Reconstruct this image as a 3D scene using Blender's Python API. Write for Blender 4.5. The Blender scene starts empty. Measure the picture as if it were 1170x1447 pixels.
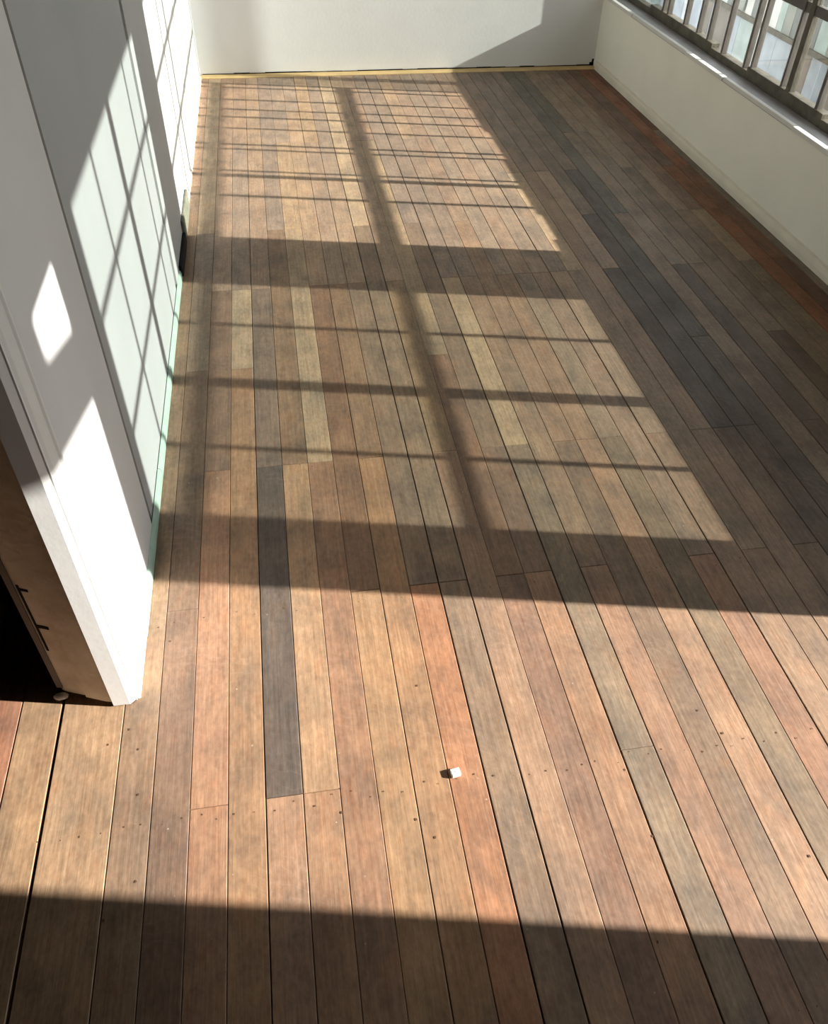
import bpy, bmesh, math, random
from mathutils import Vector, Matrix

random.seed(7)
S = bpy.context.scene
COL = S.collection

# ------------------------------------------------------------------ camera
FPX = 1139.5
cam_d = bpy.data.cameras.new('camera'); cam = bpy.data.objects.new('camera', cam_d); COL.objects.link(cam)
cam_d.sensor_fit = 'VERTICAL'; cam_d.sensor_height = 36.0; cam_d.lens = FPX / 1447 * 36
cam_d.clip_start = .02; cam_d.clip_end = 200
Rw = Matrix(((0.98727578, -0.15769883, 0.02043566), (-0.09432275, -0.68421959, -0.72315059), (0.12802248, 0.71202151, -0.69038801)))
CAM = Vector((0.403, 0.0, 1.5))
right, up, back = Vector(Rw[0]), -Vector(Rw[1]), -Vector(Rw[2])
cam.matrix_world = Matrix(((right.x, up.x, back.x, CAM.x), (right.y, up.y, back.y, CAM.y), (right.z, up.z, back.z, CAM.z), (0, 0, 0, 1)))
S.camera = cam

# ------------------------------------------------------------------ sky, sun, exposure
SUN = Vector((-1.0, 0.213, -0.43)).normalized()           # the way the sunlight travels
world = bpy.data.worlds.new('sky'); S.world = world; world.use_nodes = True
bg = world.node_tree.nodes['Background']; bg.inputs[0].default_value = (0.93, 0.96, 1.0, 1); bg.inputs[1].default_value = 2.4
sun_d = bpy.data.lights.new('sun', 'SUN'); sun = bpy.data.objects.new('sun', sun_d); COL.objects.link(sun)
sun_d.energy = 12.5; sun_d.angle = math.radians(.53); sun_d.color = (1.0, .965, .91)
sun.rotation_euler = SUN.to_track_quat('-Z', 'Y').to_euler(); sun.location = (8, -1, 4)
vs = S.view_settings
vs.view_transform = 'Standard'; vs.look = 'None'; vs.gamma = 1.0; vs.use_curve_mapping = False; vs.exposure = 0.62

# ------------------------------------------------------------------ helpers
def lin(c):
    f = lambda v: (v/255/12.92) if v/255 <= .04045 else ((v/255+.055)/1.055)**2.4
    return tuple(f(v) for v in c)

def tag(o, label=None, cat=None, group=None, kind=None):
    if label: o['label'] = label
    if cat: o['category'] = cat
    if group: o['group'] = group
    if kind: o['kind'] = kind
    return o

def obj(name, bm, m, parent=None, smooth=False):
    me = bpy.data.meshes.new(name)
    bmesh.ops.recalc_face_normals(bm, faces=bm.faces)
    bm.to_mesh(me); bm.free()
    if smooth:
        for p in me.polygons: p.use_smooth = True
    me.materials.append(m)
    o = bpy.data.objects.new(name, me); COL.objects.link(o)
    if parent: o.parent = parent
    return o

def empty(name, loc=(0, 0, 0), parent=None):
    o = bpy.data.objects.new(name, None); COL.objects.link(o); o.location = loc; o.empty_display_size = .1
    if parent: o.parent = parent
    return o

def box(bm, x0, x1, y0, y1, z0, z1, bev=0):
    vs_ = [bm.verts.new((x, y, z)) for x in (x0, x1) for y in (y0, y1) for z in (z0, z1)]
    idx = ((0, 1, 3, 2), (4, 6, 7, 5), (0, 4, 5, 1), (2, 3, 7, 6), (0, 2, 6, 4), (1, 5, 7, 3))
    fs = [bm.faces.new([vs_[i] for i in f]) for f in idx]
    if bev:
        es = list({e for f in fs for e in f.edges})
        bmesh.ops.bevel(bm, geom=es, offset=bev, segments=1, affect='EDGES')

def boxo(name, dims, m, parent=None, bev=0):
    bm = bmesh.new(); box(bm, *dims, bev=bev); return obj(name, bm, m, parent)

def prism(bm, pts, a0, a1, axis='z'):
    """extrude a closed 2-D outline: axis z -> pts are (x,y); axis y -> pts are (x,z); axis x -> (y,z)"""
    def P(p, a):
        return {'z': (p[0], p[1], a), 'y': (p[0], a, p[1]), 'x': (a, p[0], p[1])}[axis]
    A = [bm.verts.new(P(p, a0)) for p in pts]; B = [bm.verts.new(P(p, a1)) for p in pts]
    n = len(pts)
    bm.faces.new(A); bm.faces.new(list(reversed(B)))
    for i in range(n): bm.faces.new((A[i], A[(i+1) % n], B[(i+1) % n], B[i]))

def prismo(name, pts, a0, a1, axis, m, parent=None):
    bm = bmesh.new(); prism(bm, pts, a0, a1, axis); return obj(name, bm, m, parent)

# ------------------------------------------------------------------ materials
def base_mat(name):
    m = bpy.data.materials.new(name); m.use_nodes = True
    nt = m.node_tree; return m, nt, nt.nodes['Principled BSDF']

def N(nt, t, **kw):
    n = nt.nodes.new(t)
    for k, v in kw.items(): setattr(n, k, v)
    return n

def paint(name, col, rough=.6, var=.06, scale=6, bump=.08, bscale=90, spec=.3, col2=None):
    m, nt, b = base_mat(name)
    g = N(nt, 'ShaderNodeNewGeometry')
    n = N(nt, 'ShaderNodeTexNoise'); n.inputs['Scale'].default_value = scale; n.inputs['Detail'].default_value = 5
    nt.links.new(g.outputs['Position'], n.inputs['Vector'])
    r = N(nt, 'ShaderNodeMix', data_type='RGBA')
    c2 = col2 or tuple(max(0, c*(1-var*2)) for c in col)
    r.inputs[6].default_value = (*col, 1); r.inputs[7].default_value = (*c2, 1)
    mr = N(nt, 'ShaderNodeMapRange'); mr.inputs[1].default_value = .35; mr.inputs[2].default_value = .75
    nt.links.new(n.outputs[0], mr.inputs[0]); nt.links.new(mr.outputs[0], r.inputs[0])
    nt.links.new(r.outputs[2], b.inputs['Base Color'])
    b.inputs['Roughness'].default_value = rough; b.inputs['Specular IOR Level'].default_value = spec
    if bump:
        n2 = N(nt, 'ShaderNodeTexNoise'); n2.inputs['Scale'].default_value = bscale; n2.inputs['Detail'].default_value = 3
        nt.links.new(g.outputs['Position'], n2.inputs['Vector'])
        bp = N(nt, 'ShaderNodeBump'); bp.inputs['Strength'].default_value = bump; bp.inputs['Distance'].default_value = .01
        nt.links.new(n2.outputs[0], bp.inputs['Height']); nt.links.new(bp.outputs[0], b.inputs['Normal'])
    return m

def wood_mat(name, rough=.5, spec=.35, weather=1.0):
    """floor boards: colour comes from each board's object colour; grain, weathering and sanding swirls are procedural"""
    m, nt, b = base_mat(name); L = nt.links.new
    oi = N(nt, 'ShaderNodeObjectInfo'); tc = N(nt, 'ShaderNodeTexCoord')
    off = N(nt, 'ShaderNodeVectorMath', operation='SCALE'); off.inputs[3].default_value = 37.0
    cmb = N(nt, 'ShaderNodeCombineXYZ')
    for i in range(3): L(oi.outputs['Random'], cmb.inputs[i])
    L(cmb.outputs[0], off.inputs[0])
    add = N(nt, 'ShaderNodeVectorMath', operation='ADD'); L(tc.outputs['Object'], add.inputs[0]); L(off.outputs[0], add.inputs[1])
    def noise(sc, detail=4, rough_=.55, scale=1.0, dist=0.0):
        mp = N(nt, 'ShaderNodeVectorMath', operation='MULTIPLY'); mp.inputs[1].default_value = sc
        L(add.outputs[0], mp.inputs[0])
        n = N(nt, 'ShaderNodeTexNoise'); n.inputs['Scale'].default_value = scale; n.inputs['Detail'].default_value = detail
        n.inputs['Roughness'].default_value = rough_; n.inputs['Distortion'].default_value = dist
        L(mp.outputs[0], n.inputs['Vector']); return n.outputs[0]
    def rng(v, a, b_, c, d):
        r = N(nt, 'ShaderNodeMapRange'); r.inputs[1].default_value = a; r.inputs[2].default_value = b_
        r.inputs[3].default_value = c; r.inputs[4].default_value = d; L(v, r.inputs[0]); return r.outputs[0]
    def mixc(f, a, b_, blend='MIX'):
        x = N(nt, 'ShaderNodeMix', data_type='RGBA', blend_type=blend)
        for s, v in ((x.inputs[0], f), (x.inputs[6], a), (x.inputs[7], b_)):
            if hasattr(v, 'links') or hasattr(v, 'is_linked'): L(v, s)
            elif isinstance(v, tuple): s.default_value = (*v, 1)
            else: s.default_value = v
        return x.outputs[2]
    grain = noise((170, 5, 20), 5, .6)
    fine = noise((420, 22, 60), 3, .6)
    patch = noise((14, 5, 5), 5, .62, dist=.6)
    patch2 = noise((26, 9, 9), 6, .65, dist=1.2)
    mott = noise((110, 55, 60), 5, .68)
    v = mixc(1.0, oi.outputs['Color'], mixc(rng(grain, .3, .7, 0, 1), (.80, .76, .72), (1.10, 1.10, 1.10)), 'MULTIPLY')
    v = mixc(1.0, v, mixc(rng(fine, .3, .7, 0, 1), (.90, .89, .88), (1.07, 1.07, 1.07)), 'MULTIPLY')
    v = mixc(rng(patch, .48, .66, 0, .75*weather), v, mixc(1.0, v, (.70, .75, .80), 'MULTIPLY'))
    v = mixc(rng(patch2, .52, .68, 0, .6*weather), v, mixc(1.0, v, (1.05, .88, .80), 'MULTIPLY'))
    v = mixc(1.0, v, mixc(rng(mott, .32, .68, 0, 1), (.80, .78, .77), (1.13, 1.13, 1.13)), 'MULTIPLY')
    # wear that runs across the boards
    geo0 = N(nt, 'ShaderNodeNewGeometry'); wn = N(nt, 'ShaderNodeTexNoise'); wn.inputs['Scale'].default_value = 7; wn.inputs['Detail'].default_value = 6
    wn.inputs['Roughness'].default_value = .65; L(geo0.outputs['Position'], wn.inputs['Vector'])
    v = mixc(1.0, v, mixc(rng(wn.outputs[0], .35, .65, 0, 1), (.78, .79, .82), (1.15, 1.12, 1.08)), 'MULTIPLY')
    # sanding swirls: thin pale arcs in world space
    geo = N(nt, 'ShaderNodeNewGeometry')
    wv = N(nt, 'ShaderNodeTexWave', wave_type='RINGS', rings_direction='Z'); wv.inputs['Scale'].default_value = 14
    wv.inputs['Distortion'].default_value = 9; wv.inputs['Detail'].default_value = 2; wv.inputs['Detail Scale'].default_value = 1.4
    L(geo.outputs['Position'], wv.inputs['Vector'])
    gate = N(nt, 'ShaderNodeTexNoise'); gate.inputs['Scale'].default_value = 5; L(geo.outputs['Position'], gate.inputs['Vector'])
    mul = N(nt, 'ShaderNodeMath', operation='MULTIPLY'); L(rng(wv.outputs['Fac'], .88, 1.0, 0, 1), mul.inputs[0]); L(rng(gate.outputs[0], .5, .65, 0, .06), mul.inputs[1])
    v = mixc(mul.outputs[0], v, (.55, .47, .40))
    # specks of pale filler
    vo = N(nt, 'ShaderNodeTexVoronoi'); vo.inputs['Scale'].default_value = 26; L(geo.outputs['Position'], vo.inputs['Vector'])
    sp = N(nt, 'ShaderNodeMath', operation='LESS_THAN'); sp.inputs[1].default_value = .05; L(vo.outputs['Distance'], sp.inputs[0])
    sg = N(nt, 'ShaderNodeMath', operation='MULTIPLY'); L(sp.outputs[0], sg.inputs[0]); L(rng(patch, .55, .6, 0, .35), sg.inputs[1])
    v = mixc(sg.outputs[0], v, (.6, .52, .44))
    L(v, b.inputs['Base Color'])
    L(rng(patch, .3, .7, rough-.08, rough+.12), b.inputs['Roughness'])
    b.inputs['Specular IOR Level'].default_value = spec
    bp = N(nt, 'ShaderNodeBump'); bp.inputs['Strength'].default_value = .12; bp.inputs['Distance'].default_value = .004
    L(grain, bp.inputs['Height']); L(bp.outputs[0], b.inputs['Normal'])
    return m

def glass_mat(name, tint):
    m = bpy.data.materials.new(name); m.use_nodes = True; nt = m.node_tree; nt.nodes.clear(); L = nt.links.new
    out = N(nt, 'ShaderNodeOutputMaterial'); t = N(nt, 'ShaderNodeBsdfTransparent'); t.inputs[0].default_value = (*tint, 1)
    g = N(nt, 'ShaderNodeBsdfGlossy'); g.inputs['Roughness'].default_value = .02; g.inputs[0].default_value = (1, 1, 1, 1)
    lw = N(nt, 'ShaderNodeLayerWeight'); pw = N(nt, 'ShaderNodeMath', operation='POWER'); pw.inputs[1].default_value = 5; L(lw.outputs['Facing'], pw.inputs[0])
    f = N(nt, 'ShaderNodeMath', operation='MULTIPLY_ADD'); f.inputs[1].default_value = .7; f.inputs[2].default_value = .03; L(pw.outputs[0], f.inputs[0])
    mx = N(nt, 'ShaderNodeMixShader'); L(f.outputs[0], mx.inputs[0]); L(t.outputs[0], mx.inputs[1]); L(g.outputs[0], mx.inputs[2]); L(mx.outputs[0], out.inputs[0])
    return m

M = {}
M['wood'] = wood_mat('floor_board_wood')
M['subfloor'] = paint('dark_subfloor', (.012, .009, .007), .9, bump=0)
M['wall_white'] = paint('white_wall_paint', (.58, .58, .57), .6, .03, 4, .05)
M['wall_pale'] = paint('wall_paint_dimmed_panel', (.36, .37, .37), .6, .03, 4, .05)  # same white wall; sunlit level behind tinted glass put into the colour
M['wall_far'] = paint('wall_paint_dimmed_far', (.41, .415, .41), .6, .03, 4, .05)  # far stretch of wall darkened so the sunlit shadow grid doesn't burn out
M['wall_back'] = paint('back_wall_paint', (.80, .80, .78), .55, .05, 2.2, .05, 60)
M['wall_cream'] = paint('cream_wall_paint', (.94, .93, .82), .6, .03, 3, .05)
M['casing_white'] = paint('white_gloss_trim', (.62, .615, .59), .4, .03, 8, .03, spec=.4)
M['cream_trim'] = paint('cream_trim_paint', (.80, .76, .64), .45, .05, 8, .03)
M['mint'] = paint('mint_green_skirting_paint', (.35, .47, .395), .5, .10, 14, .05)
M['yellow_timber'] = paint('raw_yellow_pine', (.66, .47, .22), .6, .12, 10, .05)
M['jamb'] = paint('worn_timber_jamb', (.80, .74, .64), .65, .2, 12, .2, 60, col2=(.55, .47, .38))
M['frame'] = paint('weathered_olive_window_timber', (.13, .115, .085), .6, .25, 20, .2, 80)
M['frame_light'] = paint('grey_white_sash_paint', (.13, .115, .10), .5, .1, 20, .1, 80)
M['sill'] = paint('grey_sill_paint', (.42, .415, .42), .5, .08, 10, .05)
M['sill_edge'] = paint('white_sill_nosing_paint', (.75, .74, .70), .5, .04, 10, .05)
M['dark_paint'] = paint('unlit_room_black', (.02, .018, .017), .9, .1, 3, 0)  # darkness of the unlit room put into the wall colour
M['rear_wall'] = paint('rear_room_light_sink', (.03, .025, .021), .8, .15, 3, .05)  # unseen surfaces made near black to keep the foreground floor dark
M['ceiling'] = paint('ceiling_paint', (.88, .88, .86), .7, .03, 3, .03)
M['black'] = paint('black_gap', (.006, .005, .005), .95, bump=0)
M['plaster'] = paint('white_plaster_chip', (.80, .78, .74), .8, .05, 120, .3, 400)
M['block'] = paint('grey_green_bare_skirting', (.17, .175, .13), .8, .2, 40, .2, 90)
M['concrete'] = paint('outdoor_concrete', (.46, .46, .46), .85, .15, 3, .3, 40)
M['nail'] = paint('nail_hole', (.11, .055, .03), .9, .2, 50, 0)
M['brick'] = paint('outer_render', (.5, .48, .44), .8, .1, 4, .2, 40)
M['glass_far'] = glass_mat('clear_old_glass', (.865, .875, .86))
M['glass_dimmer'] = glass_mat('sun_dimming_glass', (.58, .60, .59))  # end pane tinted to cut the sun on the end wall
M['glass_near'] = glass_mat('dusty_greenish_glass', (.63, .66, .645))

# ------------------------------------------------------------------ measures (metres)
W, B, REAR, H = 2.497, 5.53, -1.6, 2.5       # right wall, back wall, rear wall, ceiling
GX = 2.60                                    # glass plane of the windows
WO = 2.66                                    # outer face of the window wall

# ------------------------------------------------------------------ floor: every board an object
floor = tag(empty('floor'), 'bare weathered hardwood strip floor of long narrow boards', 'floor', kind='structure')
boxo('subfloor', (-2.6, WO, REAR, B, -.06, -.021), M['subfloor'], floor)
PAL = [(206, 160, 118), (198, 148, 112), (182, 142, 112), (214, 170, 126), (176, 144, 114), (168, 140, 112), (204, 156, 122), (190, 158, 126), (160, 130, 104)]
FAR = [(210, 174, 134), (190, 160, 132), (172, 150, 128), (198, 166, 132), (184, 152, 124), (221, 188, 146), (166, 146, 128), (192, 156, 124), (180, 158, 134)]
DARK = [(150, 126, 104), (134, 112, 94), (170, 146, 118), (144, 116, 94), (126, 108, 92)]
ORANGE = [(188, 122, 74), (168, 104, 64), (150, 108, 76), (196, 126, 76)]
ALB = .52
JO = [REAR] + [-.74+.508*i for i in range(13)] + [B-.062]      # joist lines; boards end on them
J = dict(a=.28, b=.785, c=1.29, d=1.79, e=2.30, f=2.83, g=3.33, h=3.84, i=4.35, j=4.86)
END = B-.062
# boards the photograph lets one pick out: row -> [(end y, colour), ...] starting at the rear wall
ROWS = {
 -1: [(END, (200, 158, 120))],
 0: [(J['c'], (156, 124, 102)), (J['e'], (160, 130, 106)), (END, None)],
 1: [(J['d'], (208, 152, 114)), (J['f'], (156, 124, 102)), (END, None)],
 2: [(J['e'], (212, 162, 116)), (J['f'], (226, 194, 154)), (J['i'], None), (END, None)],
 3: [(J['b'], (200, 154, 120)), (J['d'], (124, 110, 98)), (J['f'], (146, 128, 114)), (J['h'], (180, 150, 122)), (END, None)],
 4: [(J['b'], (206, 156, 116)), (J['d'], (219, 174, 128)), (J['g'], (176, 142, 110)), (END, None)],
 5: [(J['d'], (190, 140, 106)), (J['g'], (228, 194, 152)), (J['i'], (206, 172, 128)), (END, None)],
 6: [(J['c'], (206, 160, 112)), (J['f'], (176, 130, 98)), (END, None)],
 7: [(J['d'], (212, 160, 112)), (J['f'], (186, 146, 110)), (END, (214, 176, 128))],
 8: [(J['c'], (222, 156, 112)), (J['f'], (178, 150, 122)), (END, None)],
 9: [(J['c'], (168, 142, 116)), (J['g'], (172, 148, 120)), (END, None)],
 10: [(J['d'], (200, 160, 128)), (J['f'], (200, 166, 122)), (END, (206, 172, 130))],
 11: [(J['c'], (178, 136, 112)), (J['e'], (166, 128, 102)), (END, None)],
 12: [(J['a'], (206, 150, 108)), (J['c'], (208, 158, 120)), (J['d'], (160, 130, 108)), (J['g'], (172, 146, 120)), (END, None)],
 13: [(J['d'], (174, 156, 130)), (J['f'], (230, 196, 152)), (END, None)],
 14: [(J['c'], (204, 156, 124)), (J['f'], (196, 164, 132)), (END, None)],
 15: [(J['d'], (164, 138, 114)), (J['g'], (204, 166, 132)), (END, None)],
 16: [(J['d'], (216, 170, 132)), (J['f'], (206, 166, 130)), (END, None)],
 17: [(J['d'], (164, 144, 116)), (J['f'], (196, 172, 142)), (END, None)],
 18: [(J['a'], (204, 158, 130)), (J['c'], (204, 150, 118)), (J['f'], (198, 166, 138)), (END, None)],
 19: [(J['d'], (200, 164, 132)), (J['f'], (202, 172, 140)), (END, None)],
 20: [(J['c'], (190, 158, 128)), (J['f'], (196, 168, 136)), (END, None)],
 21: [(J['d'], (196, 162, 132)), (J['h'], (190, 160, 132)), (END, (150, 128, 108))],
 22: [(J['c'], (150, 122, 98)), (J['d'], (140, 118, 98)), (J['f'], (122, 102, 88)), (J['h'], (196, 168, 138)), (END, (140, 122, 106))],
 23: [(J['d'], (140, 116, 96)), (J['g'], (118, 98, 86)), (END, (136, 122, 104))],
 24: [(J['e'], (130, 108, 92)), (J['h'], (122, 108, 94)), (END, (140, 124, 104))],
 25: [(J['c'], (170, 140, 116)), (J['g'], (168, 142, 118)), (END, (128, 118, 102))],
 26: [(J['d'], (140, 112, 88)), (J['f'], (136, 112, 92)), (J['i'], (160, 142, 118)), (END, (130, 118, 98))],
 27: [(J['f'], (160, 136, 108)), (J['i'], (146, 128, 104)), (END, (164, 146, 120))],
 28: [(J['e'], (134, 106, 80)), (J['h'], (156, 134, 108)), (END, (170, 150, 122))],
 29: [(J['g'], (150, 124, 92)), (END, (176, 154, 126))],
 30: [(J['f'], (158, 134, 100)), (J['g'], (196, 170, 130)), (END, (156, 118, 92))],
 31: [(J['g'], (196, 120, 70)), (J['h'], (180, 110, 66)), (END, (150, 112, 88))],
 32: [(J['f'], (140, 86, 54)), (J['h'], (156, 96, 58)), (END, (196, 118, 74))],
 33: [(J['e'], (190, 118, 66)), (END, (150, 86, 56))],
}
PITCH, X0 = .0726, .048
WIDE = {8: .0016, 9: .0032, 10: .0030, 11: .0008, 12: .0012, 13: .0034, 14: .0022, 15: .001, 16: .0014, 17: .002, 19: .0026, 3: .0022, 7: .0018, 4: .0016}   # gap left of the row
def board(x0, x1, y0, y1, c, gl, gr, zt=0.0):
    hx, hy = (x1-x0)/2, (y1-y0)/2
    bm = bmesh.new(); box(bm, -hx+gl/2, hx-gr/2, -hy+.0005, hy-.0005, -.02, 0)
    top = [e for e in bm.edges if all(v.co.z > -.001 for v in e.verts)]
    bmesh.ops.bevel(bm, geom=top, offset=.0011, segments=1, affect='EDGES')
    o = obj('floor_board', bm, M['wood'], floor)
    o.location = ((x0+x1)/2, (y0+y1)/2, zt + random.uniform(-.0006, .0004))
    g = sum(c)/3; k_ = .95 if (g < 118 or c[0] >= 220) else 1.05 if x0 > 2.28 else .70; c = [m_ + k_*((g + .82*(v-g)) - m_) for v, m_ in zip(c, (211, 174, 143))]
    if y0 > 2.8: c = [min(236, v+12) for v in c]
    c = lin(c); j = random.uniform(.96, 1.04)
    o.color = (c[0]*ALB*j, c[1]*ALB*j, c[2]*ALB*j, 1)
    return o
def gap(k): return WIDE.get(k, .0010 + .0006*random.random())
gaps = {k: gap(k) for k in range(-5, 40)}
for k in range(-1, 34):
    x0 = X0 + PITCH*k; x1 = x0 + PITCH
    if k == 33: x1 = W
    y = REAR
    for (ye, c) in ROWS[k]:
        # long runs are split again on a joist so no board is over-long
        segs = [(y, ye)]
        if ye - y > 2.4:
            cand = [j for j in JO if y+.6 < j < ye-.6]; mid = random.choice(cand); segs = [(y, mid), (mid, ye)]
        for i, (a, b_) in enumerate(segs):
            cc = c if (c and (i == len(segs)-1 or ye < 3)) else random.choice(FAR if a > 2.2 else PAL)
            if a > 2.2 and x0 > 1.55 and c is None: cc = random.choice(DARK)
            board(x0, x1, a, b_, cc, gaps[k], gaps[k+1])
        y = ye
# the boards of the doorway and the room beyond it, left of the wall line; unlit stretch painted darker
xl = X0 - PITCH
board(-.154, xl, REAR, B, (214, 174, 130), .006, .002)
board(-.240, -.154, REAR, J['c'], (210, 168, 122), .003, .006)
board(-.240, -.154, J['c'], B, (150, 120, 92), .003, .006)
x1 = -.240
i = 0
while x1 > -2.5:
    x0 = x1 - .0835
    board(x0, x1, REAR, J['c'], [(196, 128, 96), (200, 150, 110), (188, 140, 104), (208, 160, 116)][i % 4], .002, .002)
    board(x0, x1, J['c'], B, random.choice(DARK), .002, .002)
    x1 = x0; i += 1
# nail holes along the joists: too small to pick apart, one part
bm = bmesh.new()
rn = random.Random(3)
def dot(x, y, r):
    n = 6; a0 = rn.random()
    vs_ = [bm.verts.new((x + r*math.cos(a0+i*math.tau/n)*rn.uniform(.7, 1.2), y + r*1.3*math.sin(a0+i*math.tau/n)*rn.uniform(.7, 1.2), .0008)) for i in range(n)]
    bm.faces.new(vs_)
for jy, pr in ((.28, .5), (.772, 1), (1.262, .75), (1.79, .5), (2.3, .35), (2.83, .3), (3.33, .25), (3.84, .2)):
    for k in range(-3, 34):
        for fx in (.25, .75):
            if rn.random() < pr:
                x = X0 + PITCH*(k+fx) + rn.uniform(-.006, .006)
                dot(x, jy + rn.uniform(-.012, .012) - .006, rn.uniform(.0010, .0019))
for (x, y) in ((.41, .735), (.55, .70), (.99, .60), (.93, .42), (1.27, .52), (1.22, .79), (.32, 1.26), (.03, .66), (.06, 1.20), (.02, .83), (-.05, .95), (-.01, .98), (.012, .93), (-.02, .60), (.58, .66), (.60, 1.0), (1.19, .85), (.985, .74)):
    dot(x, y, .0024)
tag(obj('nail_holes', bm, M['nail'], floor), kind='stuff')

# ------------------------------------------------------------------ back wall
wb = boxo('wall_back', (-2.6, WO, B, B+.12, -.06, H), M['wall_back']); tag(wb, 'white painted end wall with ragged bottom edge above the boards', 'wall', kind='structure')
# raw yellow timber strip at its foot, with a dark crack above it
tr = tag(empty('trim_1', (0, B, 0)), 'raw yellow timber strip along the foot of the end wall', 'trim', kind='structure')
n = 9; xs = [0 + (W)*i/n for i in range(n+1)]
bm = bmesh.new(); prism(bm, [(B-.062, -.02), (B-.0005, -.02), (B-.0005, .007), (B-.052, .006), (B-.062, .002)], .002, W-.004, 'x')
o = obj('timber_strip', bm, M['yellow_timber'], tr); o.location = (0, -B, 0)
bm = bmesh.new()
for i in range(26):
    a = .01 + (W-.03)*i/26; b_ = a + (W-.03)/26 + .001; h = .010 + .004*rn.random()
    box(bm, a, b_, B-.004, B-.0003, .006, h)
box(bm, W-.016, W-.004, B-.004, B-.0003, .006, .045); box(bm, W-.030, W-.016, B-.004, B-.0003, .006, .026)
o = obj('crack', bm, M['black'], tr); o.location = (0, -B, 0)

# ------------------------------------------------------------------ right wall (dwarf wall, piers, head) and its windows
D0, D1 = .06, .875            # doorway
Y0, Y1 = 1.055, 2.395         # nearer window
Y2, Y3 = 2.735, 5.46          # farther window
SZ, HZ = .405, 1.985
wr = tag(empty('wall_right', (W, 0, 0)), 'cream painted low wall under the windows with piers between them', 'wall', kind='structure')
def wpart(name, d, m, bev=0):
    o = boxo(name, d, m, wr, bev); o.location = (-W, 0, 0); return o
wpart('dwarf_wall', (W, WO, Y0-.0, B, -.06, SZ-.02), M['wall_cream'])
wpart('near_wall', (W, WO, REAR, D0, -.06, H), M['rear_wall'])
wpart('pier', (W, WO, D1, Y0, -.06, H), M['wall_cream'])
wpart('pier', (W, WO, Y1, Y2, SZ-.02, H), M['wall_cream'])
wpart('pier', (W, WO, Y3, B, SZ-.02, H), M['wall_cream'])
wpart('head', (W, WO, D0, D1, HZ+.01, H), M['wall_cream'])
wpart('head', (W, WO, Y0, Y1, HZ, H), M['wall_cream'])
wpart('head', (W, WO, Y2, Y3, HZ, H), M['wall_cream'])

# skirting on the right wall: coved quarter strip
bb = tag(empty('baseboard_right', (W, 0, 0)), 'cream painted quarter-round skirting along the low window wall', 'baseboard', kind='structure')
prof = [(W-.0005, 0.001), (W-.016, .001), (W-.016, .022), (W-.013, .034), (W-.006, .041), (W-.006, .050), (W-.0005, .052)]
def yprism(name, prof, y0, y1, m, par):
    o = prismo(name, prof, y0, y1, 'y', m, par); o.location = -par.location; return o
yprism('skirting_strip', prof, D1+.002, B-.064, M['cream_trim'], bb)

# sill boards
def sill(name, y0, y1, label):
    s = tag(empty(name, (W, y0, SZ)), label, 'window sill', kind='structure')
    o = boxo('sill_board', (W-.004, WO+.03, y0, y1, SZ-.02, SZ), M['sill'], s); o.location = (-W, -y0, -SZ)
    return s
sill('trim_2', Y0, Y1, 'grey painted sill board under the nearer multi-pane window')
sill('trim_3', Y2, Y3, 'grey painted sill board under the farther multi-pane window')
nose = tag(empty('trim_4', (W, Y1, SZ)), 'white painted nosing along the inner edge of the sill', 'trim', kind='structure')
for a, b_, p in ((Y0, 2.80, .010), (2.80, 3.16, .014), (3.16, 3.82, .008), (3.82, 4.25, .014), (4.25, 5.02, .008), (5.02, Y3+.05, .013)):
    o = boxo('nosing', (W-p, W+.012, a, b_-.004, SZ-.016, SZ+.0015), M['sill_edge'], nose, .0015); o.location = (-W, -Y1, -SZ)

ROWZ = [.757, 1.075, 1.392, 1.70]
def window(name, label, y0, y1, zb, bars, glass, rails, steps=None, clear_from=99):
    w = tag(empty(name, (GX, y0, SZ)), label, 'window', kind='structure')
    ox = (-GX, -y0, -SZ)
    def add(nm, d, m, par=w, bev=.002):
        o = boxo(nm, d, m, par, bev); o.location = ox if par == w else (0, 0, 0); return o
    for (a, b_, zt) in steps or ((y0, y1, zb),): add('bottom_rail', (GX-.02, GX+.025, a, b_, SZ+.0005, zt), M['frame'])
    add('top_rail', (GX-.02, GX+.025, y0, y1, HZ-.03, HZ), M['frame'])
    add('stile', (GX-.02, GX+.02, y0, y0+.03, zb, HZ-.03), M['frame'])
    add('stile', (GX-.02, GX+.02, y1-.03, y1, zb, HZ-.03), M['frame'])
    for (yc, wd) in bars: add('mullion', (GX-.014, GX+.014, yc-wd/2, yc+wd/2, zb, HZ-.03), M['frame'] if wd > .03 else M['frame_light'])
    ye = [y0+.03] + [v for b in bars for v in (b[0]-b[1]/2, b[0]+b[1]/2)] + [y1-.03]
    cols = [(ye[i], ye[i+1]) for i in range(0, len(ye), 2)]
    zs = [zb] + [v for z, t in zip(ROWZ, rails) for v in (z-t/2, z+t/2)] + [HZ-.03]
    rows = [(zs[i], zs[i+1]) for i in range(0, len(zs), 2)]
    for (a, b_) in cols:
        if b_-a < .012: continue
        if a > clear_from:
            add('glass_pane', (GX-.002, GX+.001, a, b_, zb, HZ-.03), M['glass_dimmer'], bev=0); continue
        for z, t in zip(ROWZ, rails): add('muntin', (GX-.010, GX+.010, a, b_, z-t/2, z+t/2), M['frame_light'], bev=0)
        for (za, zc) in rows: add('glass_pane', (GX-.002, GX+.001, a, b_, za, zc), glass, bev=0)
    return w
window('window_1', 'nearer window of four panes across with a thick middle stile', Y0, Y1, .468, [(1.378, .017), (1.708, .052), (2.069, .017)], M['glass_near'], [.026, .024, .018, .018])
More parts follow.
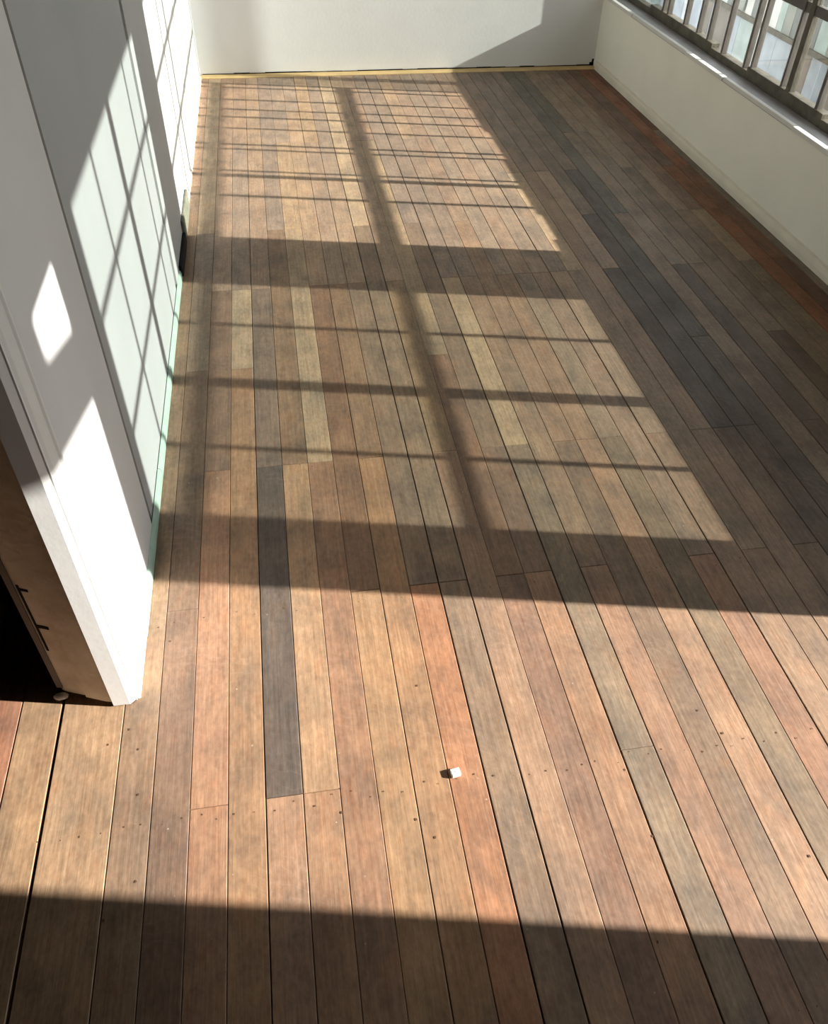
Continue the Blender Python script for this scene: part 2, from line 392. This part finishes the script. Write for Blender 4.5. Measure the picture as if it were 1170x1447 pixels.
window('window_2', 'farther long window of narrow panes in overlapping sliding sashes', Y2, Y3, .437,
       [(3.196, .020), (3.430, .036), (3.492, .014), (3.775, .016), (3.842, .018), (4.08, .016), (4.257, .018), (4.385, .016), (4.553, .018), (4.775, .018), (4.845, .020)],
       M['glass_far'], [.036, .034, .018, .018], ((Y2, 2.88, .456), (2.88, 3.13, .437), (3.13, 3.79, .456), (3.79, 4.18, .437), (4.18, 5.0, .456), (5.0, Y3, .437)), 4.84)

# doorway in the right wall (out of view): plain timber lining
dr = tag(empty('door_1', (W, D0, 0)), 'open doorway that lets the full sun onto the boards', 'doorway', kind='structure')
for nm, d in (('jamb', (W-.01, WO+.01, D0, D0+.012, 0, HZ)), ('jamb', (W-.01, WO+.01, D1-.012, D1, 0, HZ)), ('lintel', (W-.01, WO+.01, D0+.012, D1-.012, HZ-.012, HZ+.008)), ('threshold', (W+.002, WO+.02, D0+.012, D1-.012, -.03, .012))):
    o = boxo(nm, d, M['frame_light'], dr, .002); o.location = (-W, -D0, 0)

# ------------------------------------------------------------------ left wall with its doorway
WT = .16
wl = tag(empty('wall_left'), 'white painted wall with panel joints lit by the window grid', 'wall', kind='structure')
CY = 1.05
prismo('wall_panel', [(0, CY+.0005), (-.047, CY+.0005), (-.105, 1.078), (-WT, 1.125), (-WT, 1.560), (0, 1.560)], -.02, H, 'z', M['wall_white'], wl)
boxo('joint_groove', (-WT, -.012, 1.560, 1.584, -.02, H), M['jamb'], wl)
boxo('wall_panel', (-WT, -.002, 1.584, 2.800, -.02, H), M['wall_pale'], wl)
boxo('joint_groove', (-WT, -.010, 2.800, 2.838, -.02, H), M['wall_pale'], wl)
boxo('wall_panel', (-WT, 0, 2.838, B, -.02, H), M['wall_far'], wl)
boxo('wall_over_door', (-WT, 0, .10, CY, 2.05, H), M['wall_white'], wl)
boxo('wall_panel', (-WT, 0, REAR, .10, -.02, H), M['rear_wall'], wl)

# skirting: thin mint strip, with bare blocks at the far pier
bl = tag(empty('baseboard_left'), 'thin mint green skirting strip at the foot of the white wall', 'baseboard', kind='structure')
sk = [(.0005, .001), (.009, .001), (.009, .020), (.006, .030), (.0005, .034)]
prismo('skirting_strip', sk, 1.22, 1.78, 'y', M['mint'], bl)
prismo('skirting_strip', sk, 1.782, 2.29, 'y', M['mint'], bl)
prismo('skirting_strip', sk, 2.292, 2.945, 'y', M['mint'], bl)
prismo('skirting_strip', [(p[0]*.8, p[1]*.7) for p in sk], CY+.004, 1.218, 'y', M['cream_trim'], bl)
prismo('skirting_strip', [(p[0]*.7, p[1]*.5) for p in sk], 3.60, B-.064, 'y', M['cream_trim'], bl)
boxo('skirting_block', (.0005, .012, 3.26, 3.59, .001, .085), M['block'], bl, .003)
boxo('dark_gap', (.0005, .014, 2.955, 3.25, .001, .045), M['black'], bl, .003)

# doorway in the left wall: casing edge, splayed worn jamb, dark room behind
d2 = tag(empty('door_2', (0, CY, 0)), 'doorway with white casing and worn timber jamb opening to a dark room', 'doorway', kind='structure')
def dpart(name, pts, z0, z1, m, par=d2):
    o = prismo(name, pts, z0, z1, 'z', m, par); o.location = (0, -CY, 0) if par == d2 else (0, 0, 0); return o
dpart('casing', [(.004, 1.118), (.004, 1.062), (-.002, 1.050), (-.013, 1.040), (-.047, 1.040), (-.047, 1.0495), (.0005, 1.0495), (.0005, 1.118)], .004, 2.05, M['casing_white'])
dpart('casing_bead', [(.0042, 1.112), (.0042, 1.100), (.0075, 1.103), (.0075, 1.109)], .03, 2.05, M['casing_white'])
dpart('jamb', [(-.0475, 1.0435), (-.062, 1.047), (-.104, 1.064), (-.106, 1.069), (-.150, 1.086), (-.156, 1.090), (-.156, 1.12), (-.0475, 1.0495)], .014, 2.05, M['jamb'])
dpart('jamb_stop', [(-.1505, 1.0835), (-.163, 1.086), (-.163, 1.10), (-.1505, 1.0885)], .03, 2.05, M['frame_light'])
# hinge recess cut into the jamb: a dark slot with two ticks
def on_jamb(t):     # point of the jamb face, t from 0 (casing) to 1 (stop)
    return Vector((-.106-.044*t, 1.069+.017*t))
nrm = Vector((-.36, -.93))
def slab(name, t0, t1, z0, z1, m, off=.0012):
    a, b_ = on_jamb(t0), on_jamb(t1); o_ = nrm*off
    pts = [tuple(a+o_), tuple(b_+o_), tuple(b_-o_), tuple(a-o_)]
    return dpart(name, pts, z0, z1, m)
slab('hinge_slot', .80, .90, .16, .36, M['black'])
slab('hinge_slot', .30, .80, .235, .243, M['black'])
slab('hinge_slot', .45, .80, .345, .351, M['black'])
# crumbled plaster at the foot of the jamb
bm = bmesh.new(); bmesh.ops.create_icosphere(bm, subdivisions=2, radius=1)
for v in bm.verts: v.co = Vector((v.co.x*.016*rn.uniform(.8, 1.15), v.co.y*.009*rn.uniform(.8, 1.15), v.co.z*.008*rn.uniform(.8, 1.1)))
pl = obj('plaster_lump', bm, M['plaster'], None, True); pl.location = (-.158, 1.078, .0085)
tag(pl, 'rough pale lump of plaster lying at the foot of the worn jamb', 'plaster lump')
boxo('jamb', (-WT, 0, .10, .115, .001, 2.05), M['frame_light'], d2).location = (0, -CY, 0)

# the room beyond, its darkness put into near-black walls
dk = tag(empty('wall_dark_room', (-WT, CY, 0)), 'walls of the unlit room beyond the doorway, its darkness painted in', 'wall', kind='structure')
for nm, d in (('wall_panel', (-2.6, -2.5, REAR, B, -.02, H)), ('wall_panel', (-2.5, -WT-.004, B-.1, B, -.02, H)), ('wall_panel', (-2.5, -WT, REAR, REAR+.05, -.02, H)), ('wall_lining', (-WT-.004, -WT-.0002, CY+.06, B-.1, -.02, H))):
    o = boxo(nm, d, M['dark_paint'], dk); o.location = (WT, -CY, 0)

# ------------------------------------------------------------------ rear wall and ceiling (behind and above the camera)
tag(boxo('wall_rear', (-2.6, WO, REAR-.1, REAR, -.06, H), M['rear_wall']), 'unseen wall behind the viewer, blackened to dim the foreground floor', 'wall', kind='structure')
ce = tag(empty('ceiling', (0, 0, H)), 'plain painted ceiling of the sunroom', 'ceiling', kind='structure')
boxo('ceiling_panel', (0-.16, WO, 1.1, B+.12, 0, .08), M['ceiling'], ce)
boxo('ceiling_panel', (-2.6, WO, REAR-.1, 1.1, 0, .08), M['rear_wall'], ce)  # unseen ceiling part, blackened to hold bounce off the foreground
boxo('ceiling_panel', (-2.6, -.16, 1.1, B+.12, 0, .08), M['rear_wall'], ce)

# ------------------------------------------------------------------ small plaster chip on the boards
bm = bmesh.new(); box(bm, -.0095, .0095, -.0085, .0085, 0, .0085, bev=.0016)
for v in bm.verts: v.co += Vector((rn.uniform(-.0003, .0003), rn.uniform(-.0003, .0003), rn.uniform(-.0002, .0002) if v.co.z > .003 else 0))
chip = empty('plaster_chip', (.643, .782, .0004)); chip.rotation_euler.z = math.radians(8)
tag(chip, 'small white cube-like plaster chip lying on the orange board', 'plaster chip')
obj('chip_body', bm, M['plaster'], chip)
bm = bmesh.new(); bmesh.ops.create_circle(bm, cap_ends=True, segments=10, radius=.0016)
for v in bm.verts: v.co.z = .0092
obj('dimple', bm, paint('grey_dimple', (.35, .34, .33), .9, bump=0), chip)

# ------------------------------------------------------------------ outdoors
gd = boxo('ground', (WO, 30, -15, 25, -.42, -.35), M['concrete']); tag(gd, 'pale concrete yard outside the windows', 'ground', kind='structure')
# low paling fence seen through the panes, lower than any sunray that reaches the sill
FC = [(.50, .52, .50), (.36, .40, .38), (.62, .62, .58), (.42, .50, .47), (.22, .23, .22), (.55, .55, .53), (.30, .31, .28), (.66, .66, .64)]
FM = [paint('fence_paling_paint', c, .8, .15, 8, 0) for c in FC]
fn = tag(empty('paling_fence', (3.62, 3.0, -.35)), 'low weathered grey and white paling fence seen through the window panes', 'fence')
KC = [(.42, .46, .50), (.24, .21, .18), (.54, .57, .58), (.34, .38, .42), (.60, .62, .62), (.40, .46, .44)]
KM = [paint('fence_kickboard_paint', c, .8, .15, 8, 0) for c in KC]
rf = random.Random(11)
y = 2.2
while y < 9.5:
    wdt = rf.choice((.07, .09, .10, .13)); top = .66 + rf.uniform(-.02, .02)
    boxo('paling', (0, .018, y-3.0, y-3.0+wdt, .555, top+.35), FM[rf.randrange(len(FM))], fn, .002)
    y += wdt + rf.choice((.004, .012, .03))
y = 2.2
while y < 9.5:
    wdt = rf.choice((.10, .14, .18))
    boxo('kickboard', (0, .018, y-3.0, y-3.0+wdt, .02, .545), KM[rf.randrange(len(KM))], fn, .002)
    y += wdt + .006
boxo('fence_rail', (.0185, .058, -.8, 6.5, .60, .66), M['frame'], fn)
boxo('fence_rail', (-.012, -.0005, -.8, 6.5, .545, .575), M['frame'], fn)
for py in (-.7, 1.1, 2.9, 4.7, 6.4): boxo('fence_post', (.0185, .10, py, py+.09, 0, 1.0), M['frame'], fn)
# pergola added so its sloping beam shades a diagonal band across the near wall panel
pg = tag(empty('beam_shadow_caster', (4.0, -.9, -.35)), 'unseen added pergola with a sloping beam outside the open doorway', 'shadow_caster')
def w2p(yw, zw, x=4.0):       # point on the left wall plane -> where that sunray passes at x
    return (yw - .213*x, zw + .43*x)
def gl(name, pts, x0, x1):
    o = prismo(name, pts, x0, x1, 'x', M['frame'], pg); o.location = (-4.0, .9, .35); return o
ang = [w2p(.45, .955), w2p(1.50, .672), w2p(1.50, .527), w2p(.45, .81)]
gl('beam', ang, 3.98, 4.06)
gl('shade_panel', [w2p(.45, .95), w2p(1.207, .746), w2p(1.203, 1.25), w2p(.45, 1.25)], 4.0, 4.04)
for yy in (-.42, -.34-.35):
    gl('post', [(yy, -.35), (yy+.09, -.35), (yy+.09, 2.5), (yy, 2.5)], 4.062, 4.15)

# unseen eave added to dim the skylit floor, above every sunray through the windows
ev = tag(empty('sky_cut_eave', (WO, 0, 2.42)), 'unseen eave added over the windows to cut sky light on the floor', 'eave', kind='structure')
boxo('soffit', (0, .85, REAR, B+.5, 0, .03), M['rear_wall'], ev)
boxo('fascia', (.85, .875, REAR, B+.5, -.02, .16), M['frame'], ev)
# made-up downpipe from the eave to the ground; added for the soft shadow on the end wall
dp = tag(empty('shadow_pipe', (3.47, 4.838, -.35)), 'dark purplish round downpipe added from eave to yard for its soft shadow', 'shadow_pipe')
pipe_m = paint('dark_purplish_pipe_paint', (.09, .065, .075), .5, .2, 12, .05)
def tube(name, r, z0, z1, n_=14, cx=0.0):
    return prismo(name, [(cx + r*math.cos(a*math.tau/n_), r*math.sin(a*math.tau/n_)) for a in range(n_)], z0, z1, 'z', pipe_m, dp)
tube('pipe', .034, 0, 2.769)
for z in (.02, 1.25, 2.45): tube('collar', .041, z, z+.05)
